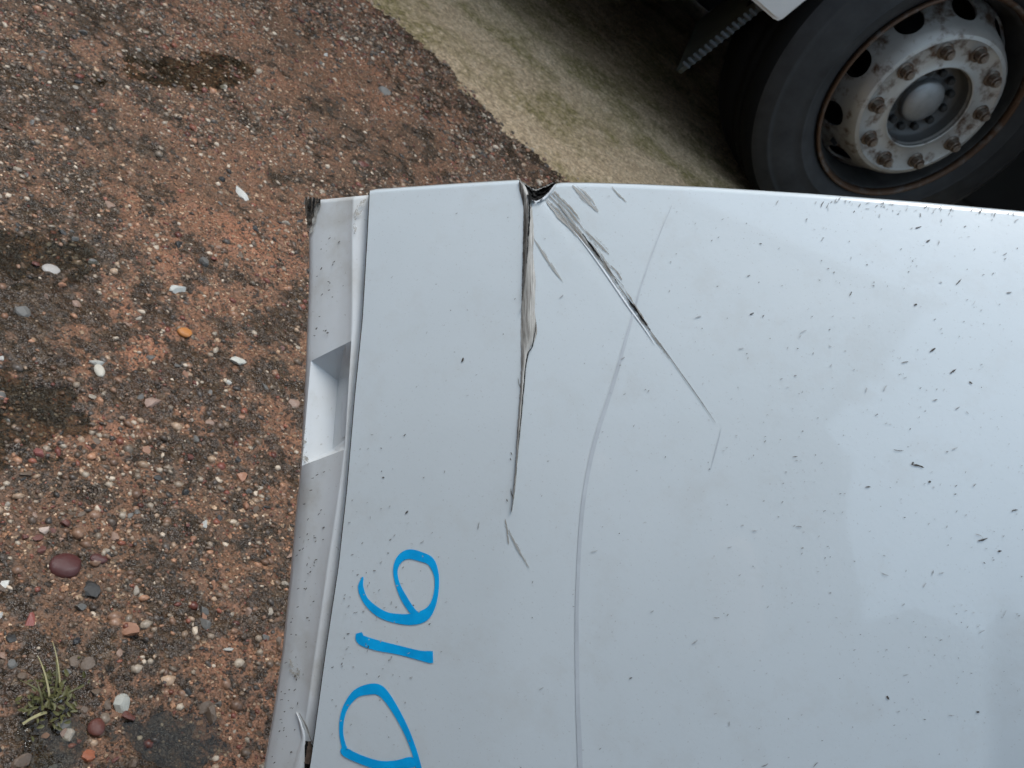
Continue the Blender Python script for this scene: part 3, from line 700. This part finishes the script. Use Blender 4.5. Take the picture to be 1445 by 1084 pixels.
# grime along the flange, torn fringe and broken lower corner
def fringe():
    for i in range(26):
        x = 431 + rng.uniform(0, 21); y = 281 + rng.uniform(0, 4); l = rng.uniform(8, 26) * (1 - (x - 431) / 34)
        ribbon('torn_fibre', [(x, y - rng.uniform(0, 4), rng.uniform(.8, 2.2)), (x + rng.uniform(-2, 1.5), y + l * .5, rng.uniform(1.4, 3.4)), (x - rng.uniform(-1, 3), y + l, .4)], MAT[('torn', 'tornbrown', 'tornlight')[rng.choice(3, p=[.4, .4, .2])]], -.0055 + rng.uniform(0, .002), 3, 1)
    ribbon('torn_patch', [(441, 281, 20), (441, 292, 18), (437, 306, 11), (435, 322, 3)], MAT['tornbrown'], -.0062, 5, 4, ragged=1.2)
    ribbon('torn_patch', [(449, 283, 8), (446, 300, 6), (438, 330, 2)], MAT['tornlight'], -.0060, 5, 3, ragged=1.2)
    ribbon('torn_patch', [(431, 1046, 5), (436, 1058, 15), (432, 1076, 18), (426, 1100, 14), (420, 1130, 4)], MAT['torn'], -.0052, 5, 4, ragged=1)
    ribbon('torn_patch', [(437, 1046, 4), (437, 1060, 8), (433, 1078, 8)], plain('exposed_brown_foam', (.16, .11, .08), .9, var=.4, scale=300), -.0048, 5, 3, ragged=.8)
    ribbon('torn_curl', [(418, 1005, 1), (424, 1022, 4), (428, 1042, 6), (424, 1062, 9), (419, 1084, 10), (414, 1110, 6)], MAT['flange'], -.0046, 6, 4, thick=.0007, ragged=.5)
    ribbon('torn_curl', [(422, 1006, .5), (432, 1025, 2), (438, 1042, 1.5), (442, 1050, .5)], MAT['tornlight'], -.0032, 6, 2, ragged=.3)
    ribbon('dirt_film', [(410, 930, 4), (416, 945, 16), (424, 955, 10), (430, 950, 3)], MAT['film'], -.0052, 5, 5, ragged=1)
    ribbon('dirt_film', [(431, 600, 3), (429, 640, 8), (431, 656, 14)], MAT['film'], -.0064, 5, 5, ragged=1)
    ribbon('dirt_film', [(517, 282, 5), (510, 290, 10), (503, 305, 8), (500, 330, 2)], MAT['film'], -.0022, 5, 5, ragged=1)
fringe()
ribbon('seam_line', [(521, 272, 1.1)] + [(interp(LT, y) - .6, y, 1.3) for y in range(300, 1100, 50)], MAT['dirt'], -.0004, 4, 1)

# dirt flecks: uncountable specks thrown over the panel
def flecks():
    V, Fc, up = [], [], .00035
    def fleck(x, y, l, w, a):
        k = 7; b0 = len(V); d = (math.cos(a), -math.sin(a)); bend = rng.uniform(-.35, .35) * l
        top, bot = [], []
        for i in range(k):
            t = i / (k - 1) - .5; ww = w * (1 - (2 * t) ** 2) ** .5 * rng.uniform(.55, 1.25) + .12
            cx_, cy_ = x + d[0] * l * t + d[1] * bend * (t * t), y + d[1] * l * t - d[0] * bend * (t * t)
            h = S(cx_ - d[1] * ww / 2, cy_ + d[0] * ww / 2, up); g2 = S(cx_ + d[1] * ww / 2, cy_ - d[0] * ww / 2, up)
            V.extend([h, g2])
        for i in range(k - 1): q = b0 + 2 * i; Fc.append((q, q + 1, q + 3, q + 2))
    for x, y, l, w, a in ((1296, 657, 22, 3.4, -.25), (1268, 636, 18, 1.6, -.1), (1288, 654, 6, 4, .9), (1353, 398, 15, 1.8, .8), (1316, 494, 13, 4, .6), (1387, 762, 20, 3.2, .3), (653, 508, 9, 3, 1.2), (1345, 524, 14, 3.2, .6), (1312, 680, 5, 4.5, .3), (1061, 443, 8, 2.6, .4), (1160, 288, 13, 1.4, 1.1), (1168, 290, 10, 1.2, 1.1), (1253, 985, 8, 4, -1), (1411, 778, 7, 4, .2), (574, 723, 7, 3, .8), (571, 614, 5, 2.2, .8), (1432, 720, 12, 3, .2), (1380, 1005, 6, 4, 0), (890, 957, 6, 2.4, .4), (1292, 430, 6, 3, .3), (1296, 321, 12, 2.2, .3), (1310, 340, 9, 2.5, .5), (1370, 540, 7, 3, -.6)):
        fleck(x, y, l * .8, w * .72, a)
    for i in range(820):
        u_ = rng.random()
        x = 525 + 930 * (u_ ** .72); y = rng.uniform(275, 1084)
        if y < top_y(x) + 8 or x < interp(LT, y) + 4: continue
        den = .25 + .75 * np.clip((x - 850) / 400, 0, 1) * np.clip(1.25 - abs(y - 520) / 620, .25, 1)
        if rng.random() > den: continue
        big = rng.random() < .10
        fleck(x, y, rng.uniform(4, 12) if big else rng.uniform(1.2, 4.2), rng.uniform(.8, 1.7) if big else rng.uniform(.5, 1.3), rng.normal(.45, .45))
    for i in range(150):                          # cluster around the writing
        x, y = rng.normal(520, 45), rng.normal(860, 130)
        if x < interp(LT, y) + 3 or y > 1084 or x > 660: continue
        fleck(x, y, rng.uniform(1.5, 4.5), rng.uniform(.8, 1.8), rng.normal(.6, .5))
    for i in range(60):                           # grime under the top edge
        x = rng.uniform(1150, 1440); y = top_y(x) + 4 + rng.exponential(6); fleck(x, y, rng.uniform(2, 7), rng.uniform(.6, 1.6), rng.normal(1.0, .5))
    o = pobj('dirt_flecks', V, Fc, MAT['dirt'], False); tag(o, None, None, None, 'stuff')
    o.data.materials.append(MAT['pale_dirt']); o.data.materials.append(MAT['faint_dirt'])
    for q in range(23 * 6, len(o.data.polygons), 6):
        mi = int(rng.choice(3, p=[.10, .34, .56]))
        for w in range(q, min(q + 6, len(o.data.polygons))): o.data.polygons[w].material_index = mi
    V.clear(); Fc.clear(); up = -.0045
    for i in range(120):
        y = rng.uniform(330, 1084); x = rng.uniform(interp(ET, y) + 6, interp(LT, y) - 26)
        if 475 < y < 665: continue
        fleck(x, y, rng.uniform(1.5, 5), rng.uniform(.7, 1.6), rng.normal(.7, .4))
    o = pobj('dirt_flecks', V, Fc, MAT['dirt'], False); tag(o, None, None, None, 'stuff')
flecks()

# ------------------------------------------------------------------ lorry
TH = R(9); WC = np.array([.328, 2.676]); WN = np.array([.626, -.78, 0]); WN /= np.linalg.norm(WN)
lorry = empty('lorry', (WC[0], WC[1], 0), TH); tag(lorry, 'parked lorry with white bodywork and a silver rusty steered wheel', 'lorry')
bpy.context.view_layer.update()
LW = lorry.matrix_world.copy(); LI = LW.inverted()
def part(name, boxes, m, bev=.01, parent=None):
    bm = bmesh.new()
    for b in boxes: box(bm, *b, bev=bev)
    return bm_obj(name, bm, m, parent or lorry)
part('cab', [(-.95, 1.25, -.24, 2.25, 1.02, 2.9)], MAT['truck_white'], .06)
part('chassis', [(-6.2, 1.2, .55, .75, .50, .78), (-6.2, 1.2, 1.45, 1.65, .50, .78), (-6.0, .9, .30, 2.10, .80, 1.05)], MAT['under'], .01)
part('load_body', [(-6.4, -1.05, -.27, 2.30, 1.00, 3.4)], MAT['truck_white'], .02)
part('front_bumper', [(.72, 1.32, -.24, 2.25, .24, 1.01)], MAT['truck_white'], .05)
part('side_tank', [(-2.8, -1.0, -.10, .66, .36, .98)], MAT['under'], .05)
part('side_light_blocker', [(-6.2, -.80, -.20, -.14, .27, .98)], MAT['under'], .02)  # added out of view to keep sky light off the ground underneath
part('far_light_blocker', [(-6.2, 1.2, 2.05, 2.2, .02, .98)], MAT['under'], .02)  # unseen, added to stop light coming in under the far side
part('underbody_tray', [(-1.2, .75, .55, 1.95, .30, .52), (-6.2, -1.1, .70, 1.95, .26, .42), (-.95, .72, .50, .60, .30, 1.0)], MAT['under'], .02)
# wheel
wheel = empty('wheel', (0, 0, 0), 0, lorry)
zx = Vector(WN); xx = Vector((0, 0, 1)); yy = zx.cross(xx)
Mw = Matrix(((xx.x, yy.x, zx.x, WC[0]), (xx.y, yy.y, zx.y, WC[1]), (xx.z, yy.z, zx.z, .49), (0, 0, 0, 1)))
wheel.matrix_local = LI @ Mw
bm = bmesh.new()
TW = .295
lathe(bm, [(.294, -.006), (.300, .000), (.308, .008), (.322, .015), (.338, .0195), (.345, .0210), (.3465, .0222), (.3500, .0222), (.3515, .0212), (.375, .021), (.400, .0185), (.425, .013), (.436, .0090), (.4375, .0096), (.443, .0072), (.445, .0055), (.462, -.002), (.476, -.014), (.484, -.024), (.489, -.04), (.4895, -.07), (.481, -.071), (.481, -.080), (.4895, -.081), (.490, -.115), (.481, -.116), (.481, -.126), (.490, -.127), (.4895, -.20), (.488, -.25), (.475, -.275), (.43, -.30), (.34, -.31), (.286, -.29)], 120)
ty_ = bm_obj('tyre', bm, MAT['tyre'], wheel, True); ty_.data.materials.append(plain('shaded_tread_rubber', (.007, .007, .007), .9, spec=.15))  # near-black tread: the shade around it is put into its colour
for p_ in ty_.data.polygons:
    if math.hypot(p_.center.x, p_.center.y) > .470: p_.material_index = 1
bm = bmesh.new()
lathe(bm, [(.2855, .000), (.2885, .010), (.2930, .016), (.2980, .018), (.3015, .015), (.3010, .006), (.2955, -.004)], 96, True)
bm_obj('rim_edge', bm, MAT['rim_lip'], wheel, True)
bm = bmesh.new()
lathe(bm, [(.2880, .002), (.280, -.006), (.277, -.03), (.268, -.045), (.262, -.10), (.255, -.14), (.255, -.26), (.08, -.27)], 96)
bm_obj('rim_barrel', bm, MAT['rim_dark'], wheel, True)
# disc with hand holes
bm = bmesh.new()
prof = [(.262, -.070), (.248, -.045), (.232, -.014), (.222, .012), (.214, .030), (.205, .039), (.195, .041), (.190, .0385), (.140, .0385), (.126, .0385), (.1195, .0405), (.1165, .0395), (.1155, .034)]
back = [(r - .002, a - .009) for r, a in prof[::-1]]
lathe(bm, prof + back, 120, True)
disc = bm_obj('wheel_disc', bm, MAT['rim'], wheel, True)
bm = bmesh.new()
NA = 10; a0 = .10
for i in range(NA):
    t = a0 + 2 * math.pi * (i + .5) / NA
    nrm = Vector((math.cos(t) * .86, math.sin(t) * .86, .51)).normalized(); c = Vector((math.cos(t) * .243, math.sin(t) * .243, -.032))
    r = bmesh.ops.create_cone(bm, cap_ends=True, segments=28, radius1=.0375, radius2=.0375, depth=.09)
    bmesh.ops.scale(bm, vec=(1, 1, 1), verts=r['verts'])
    rot = nrm.to_track_quat('Z', 'Y').to_matrix(); bmesh.ops.rotate(bm, matrix=rot, verts=r['verts']); bmesh.ops.translate(bm, vec=c, verts=r['verts'])
cut = bm_obj('cutter', bm, None)
cut.parent = wheel
bpy.context.view_layer.update()
md = disc.modifiers.new('b', 'BOOLEAN'); md.object = cut; md.operation = 'DIFFERENCE'; md.solver = 'EXACT'
dg = bpy.context.evaluated_depsgraph_get(); nm_ = bpy.data.meshes.new_from_object(disc.evaluated_get(dg))
disc.modifiers.clear(); disc.data = nm_; bpy.data.objects.remove(cut)
try: nm_.set_sharp_from_angle(angle=R(32))
except Exception: pass
# hub
bm = bmesh.new(); lathe(bm, [(.1155, .036), (.1140, -.004), (.108, -.012), (.062, -.014), (.060, -.008)], 72); bm_obj('hub_flange', bm, MAT['hub'], wheel, True)
bm = bmesh.new(); lathe(bm, [(.060, -.014), (.0595, .004), (.057, .008), (.050, .0115), (.035, .0145), (.018, .016), (0, .0165)], 56); bm_obj('hub_cap', bm, plain('grey_hub_cap', (.23, .23, .228), .38, .5, var=.15, scale=30), wheel, True)
def nutmesh(name, rf, hf, rs, hs, washer, m):
    bm = bmesh.new()
    if washer: lathe(bm, [(rf * 1.32, 0), (rf * 1.32, .003), (rf * 1.2, .0055), (rf, .006)], 24)
    bmesh.ops.create_cone(bm, cap_ends=True, segments=6, radius1=rf, radius2=rf * .97, depth=hf, matrix=Matrix.Translation((0, 0, .004 + hf / 2)))
    lathe(bm, [(rf * .93, .004 + hf), (rf * .80, .006 + hf), (rs * 1.05, .006 + hf)], 24)
    lathe(bm, [(rs, hf), (rs, hf + hs - .0015), (rs * .8, hf + hs), (0, hf + hs)], 20)
    me = bpy.data.meshes.new(name); bmesh.ops.recalc_face_normals(bm, faces=bm.faces[:]); bm.to_mesh(me); bm.free(); me.materials.append(m); return me
nm1 = nutmesh('wheel_nut', .0165, .020, .0108, .013, True, MAT['nut']); nm2 = nutmesh('hub_bolt', .0112, .012, .006, .007, False, MAT['rim_dark'])
for i in range(NA):
    t = a0 + 2 * math.pi * i / NA
    o = bpy.data.objects.new('wheel_nut', nm1); col.objects.link(o); o.parent = wheel
    o.location = (.1675 * math.cos(t), .1675 * math.sin(t), .0385); o.rotation_euler = (0, 0, rng.uniform(0, 1))
for i in range(12):
    t = .2 + 2 * math.pi * i / 12
    o = bpy.data.objects.new('hub_bolt', nm2); col.objects.link(o); o.parent = wheel
    o.location = (.083 * math.cos(t), .083 * math.sin(t), -.0135); o.rotation_euler = (0, 0, rng.uniform(0, 1))
bm = bmesh.new(); box(bm, -.006, .006, -.0015, .0015, 0, .03, .0008); vo_ = bm_obj('valve', bm, MAT['rim_dark'], wheel); vo_.location = (-.245 * math.cos(.5), .245 * math.sin(.5), -.03)

# point on a vertical plane of the lorry, in its own axes
def on_y(px, py, Y):
    o = LI @ Vector((0, 0, CAMH)); d = (LI.to_3x3() @ Vector(ray(px, py))); t = (Y - o.y) / d.y; return o + d * t
# mud flap hanging across the lorry behind the wheel, ribbed outer edge
c0 = on_y(953, 103, -.19); XF = c0.x; c1 = on_y(1057, 20, -.19)
lean = (c1.x - c0.x) / max(.05, (c1.z - c0.z))
HF = .62
bm = bmesh.new(); rows = []
def fx(z): return XF + lean * (z - c0.z)
prof_ = [(-.19 + .03, c0.z), (-.19 + .012, c0.z + .004), (-.19 + .003, c0.z + .014), (-.19, c0.z + .03)]
out = [(.62, c0.z)] + prof_ + [(-.19, HF), (.62, HF)]
va = [bm.verts.new((fx(z), y, z)) for y, z in out]; vb = [bm.verts.new((fx(z) + .012, y, z)) for y, z in out]
bm.faces.new(va); bm.faces.new(vb[::-1])
for i in range(len(out)): j = (i + 1) % len(out); bm.faces.new((va[i], vb[i], vb[j], va[j]))
flap = bm_obj('mud_flap', bm, plain('dusty_flap_rubber', (.055, .062, .055), .6, var=.3, scale=12), lorry)
ribm = plain('worn_rubber_rib', (.045, .05, .055), .5, var=.3, scale=60)
k = c0.z + .03
while k < HF - .02:
    bm = bmesh.new(); box(bm, fx(k) - .010, fx(k) + .014, -.2005, -.1905, k, k + .0085, .002); bm_obj('rib', bm, ribm, flap); k += .0165
# white wing end over the tyre
w0 = on_y(1098, 33, -.24); w1_ = on_y(1062, 2, -.24); w2_ = on_y(1140, -3, -.24)
bm = bmesh.new()
def wp(p, y): return bm.verts.new((p[0], y, p[1]))
dL = Vector((w1_.x - w0.x, w1_.z - w0.z)); dR = Vector((w2_.x - w0.x, w2_.z - w0.z))
c_ = Vector((w0.x, w0.z))
shape = [c_ + dL * 6, c_ + dL * .18, c_ + dL * .05 + dR * .04, c_ + dR * .16] + [c_ + dR * t + Vector((.10 * (t / 8) ** 2, 0)) for t in (1, 2.5, 4, 6, 8)]
top_ = max(p.y for p in shape); shape += [Vector((shape[-1].x, 1.05)), Vector((shape[0].x, 1.05))] if top_ < 1.05 else []
a_ = [wp(p, -.24) for p in shape]; b_v = [wp(p, .34) for p in shape]
bm.faces.new(a_); bm.faces.new(b_v[::-1])
for i in range(len(shape)): j = (i + 1) % len(shape); bm.faces.new((a_[i], b_v[i], b_v[j], a_[j]))
bmesh.ops.bevel(bm, geom=[e for e in bm.edges if all(abs(v.co.y + .24) < 1e-4 for v in e.verts)], offset=.008, segments=2, affect='EDGES')
bm_obj('wheel_arch', bm, MAT['truck_white'], lorry)

# ------------------------------------------------------------------ what stands behind the photographer (seen mirrored in the panel)
bld = empty('workshop', (-1.75, -2.5, 0)); tag(bld, 'grey clad workshop mirrored at the left of the glossy panel', 'building')
part('wall', [(-14, 0, -9, 0, 0, 6.4)], MAT['clad'], 0, bld)
part('roof', [(-14.2, .15, -9.2, .15, 6.403, 6.6)], MAT['roofm'], 0, bld)
for i in range(24): part('cladding_rib', [(-13.6 + i * .58, -13.55 + i * .58, .003, .035, .3, 6.35)], MAT['clad'], 0, bld)
for i in range(3):
    w = part('window', [(-11.5 + i * 4, -9.7 + i * 4, .04, .06, 1.2, 2.4)], MAT['glass'], 0, bld)
ct = empty('shipping_container', (1.75, -3.75, 0)); tag(ct, 'blue grey shipping container mirrored at the lower right of the glossy panel', 'container')
part('shell', [(0, 6.06, -2.44, 0, .12, 2.59)], MAT['cont'], .03, ct)
for i in range(26): part('corrugation', [(.18 + i * .225, .29 + i * .225, .002, .035, .26, 2.45)], MAT['cont'], .008, ct)
for x in (0, 5.9):
    for y in (-2.44, -.14): part('corner_casting', [(x - .003, x + .165, y - .003, y + .147, -.0, .118)], MAT['roofm'], .01, ct)

# photographer
per = empty('person', (0, -.42, 0), 0); tag(per, 'crouching person in a dark hooded rain cape, mirrored in the panel', 'person')
def skin_body(name, nodes, edges, root, m, parent, sub=2):
    me = bpy.data.meshes.new(name); me.from_pydata([n_[0] for n_ in nodes], edges, []); o = bpy.data.objects.new(name, me); col.objects.link(o); o.parent = parent
    sk = o.modifiers.new('skin', 'SKIN'); sk.use_smooth_shade = True
    for i, n_ in enumerate(nodes): me.skin_vertices[0].data[i].radius = n_[1]; me.skin_vertices[0].data[i].use_root = (i == root)
    sb = o.modifiers.new('sub', 'SUBSURF'); sb.levels = sb.render_levels = sub
    bpy.context.view_layer.update(); d = bpy.context.evaluated_depsgraph_get()
    n2 = bpy.data.meshes.new_from_object(o.evaluated_get(d)); o.modifiers.clear(); o.data = n2; n2.materials.clear(); n2.materials.append(m); return o
nodes = [((0, -.10, .26), (.15, .13)), ((0, -.06, .40), (.15, .12)), ((-.01, 0, .56), (.16, .11)), ((-.02, .05, .70), (.15, .10)), ((-.03, .08, .78), (.06, .06)), ((-.04, .09, .83), (.055, .055)),
         ((.16, .05, .68), (.06, .06)), ((.34, .08, .55), (.05, .05)), ((.20, .28, .60), (.038, .038)), ((.08, .385, .655), (.028, .028)),
         ((-.20, .05, .68), (.06, .06)), ((-.34, .08, .55), (.05, .05)), ((-.20, .28, .60), (.038, .038)), ((-.11, .385, .645), (.028, .028)),
         ((.11, -.08, .24), (.09, .09)), ((.26, .16, .42), (.065, .065)), ((.20, -.04, .10), (.045, .045)), ((.21, .08, .042), (.042, .038)),
         ((-.11, -.08, .24), (.09, .09)), ((-.26, .16, .42), (.065, .065)), ((-.20, -.04, .10), (.045, .045)), ((-.21, .08, .042), (.042, .038)),
         ((-.045, .11, .91), (.08, .095)), ((-.05, .11, .99), (.065, .08))]
edges = [(0, 1), (1, 2), (2, 3), (3, 4), (4, 5), (5, 22), (22, 23), (3, 6), (6, 7), (7, 8), (8, 9), (3, 10), (10, 11), (11, 12), (12, 13), (0, 14), (14, 15), (15, 16), (16, 17), (0, 18), (18, 19), (19, 20), (20, 21)]
skin_body('body', nodes, edges, 0, MAT['skin'], per)
bm = bmesh.new(); rings = []
for z, cx_, rx, cy_, ry in ((.16, .0, .60, .0, .33), (.34, .0, .61, .01, .31), (.53, .0, .60, .03, .27), (.64, .0, .53, .05, .25), (.74, -.01, .42, .07, .22), (.82, -.02, .31, .09, .19), (.88, -.03, .235, .10, .165), (.94, -.04, .185, .11, .15), (1.0, -.05, .155, .11, .14), (1.05, -.05, .115, .11, .11), (1.08, -.05, .06, .11, .06)):
    rings.append([bm.verts.new((cx_ + rx * math.cos(t) * (1 + .03 * math.sin(7 * t + z * 9)), cy_ + ry * math.sin(t) * (1 + .04 * math.sin(9 * t + z * 5)), z + .012 * math.sin(5 * t))) for t in [2 * math.pi * i / 48 for i in range(48)]])
for A, B in zip(rings, rings[1:]):
    for i in range(48): bm.faces.new((A[i], A[(i + 1) % 48], B[(i + 1) % 48], B[i]))
bm.faces.new(rings[-1]); bm_obj('rain_cape', bm, MAT['jacket'], per, True)

world.cycles_visibility.camera = True
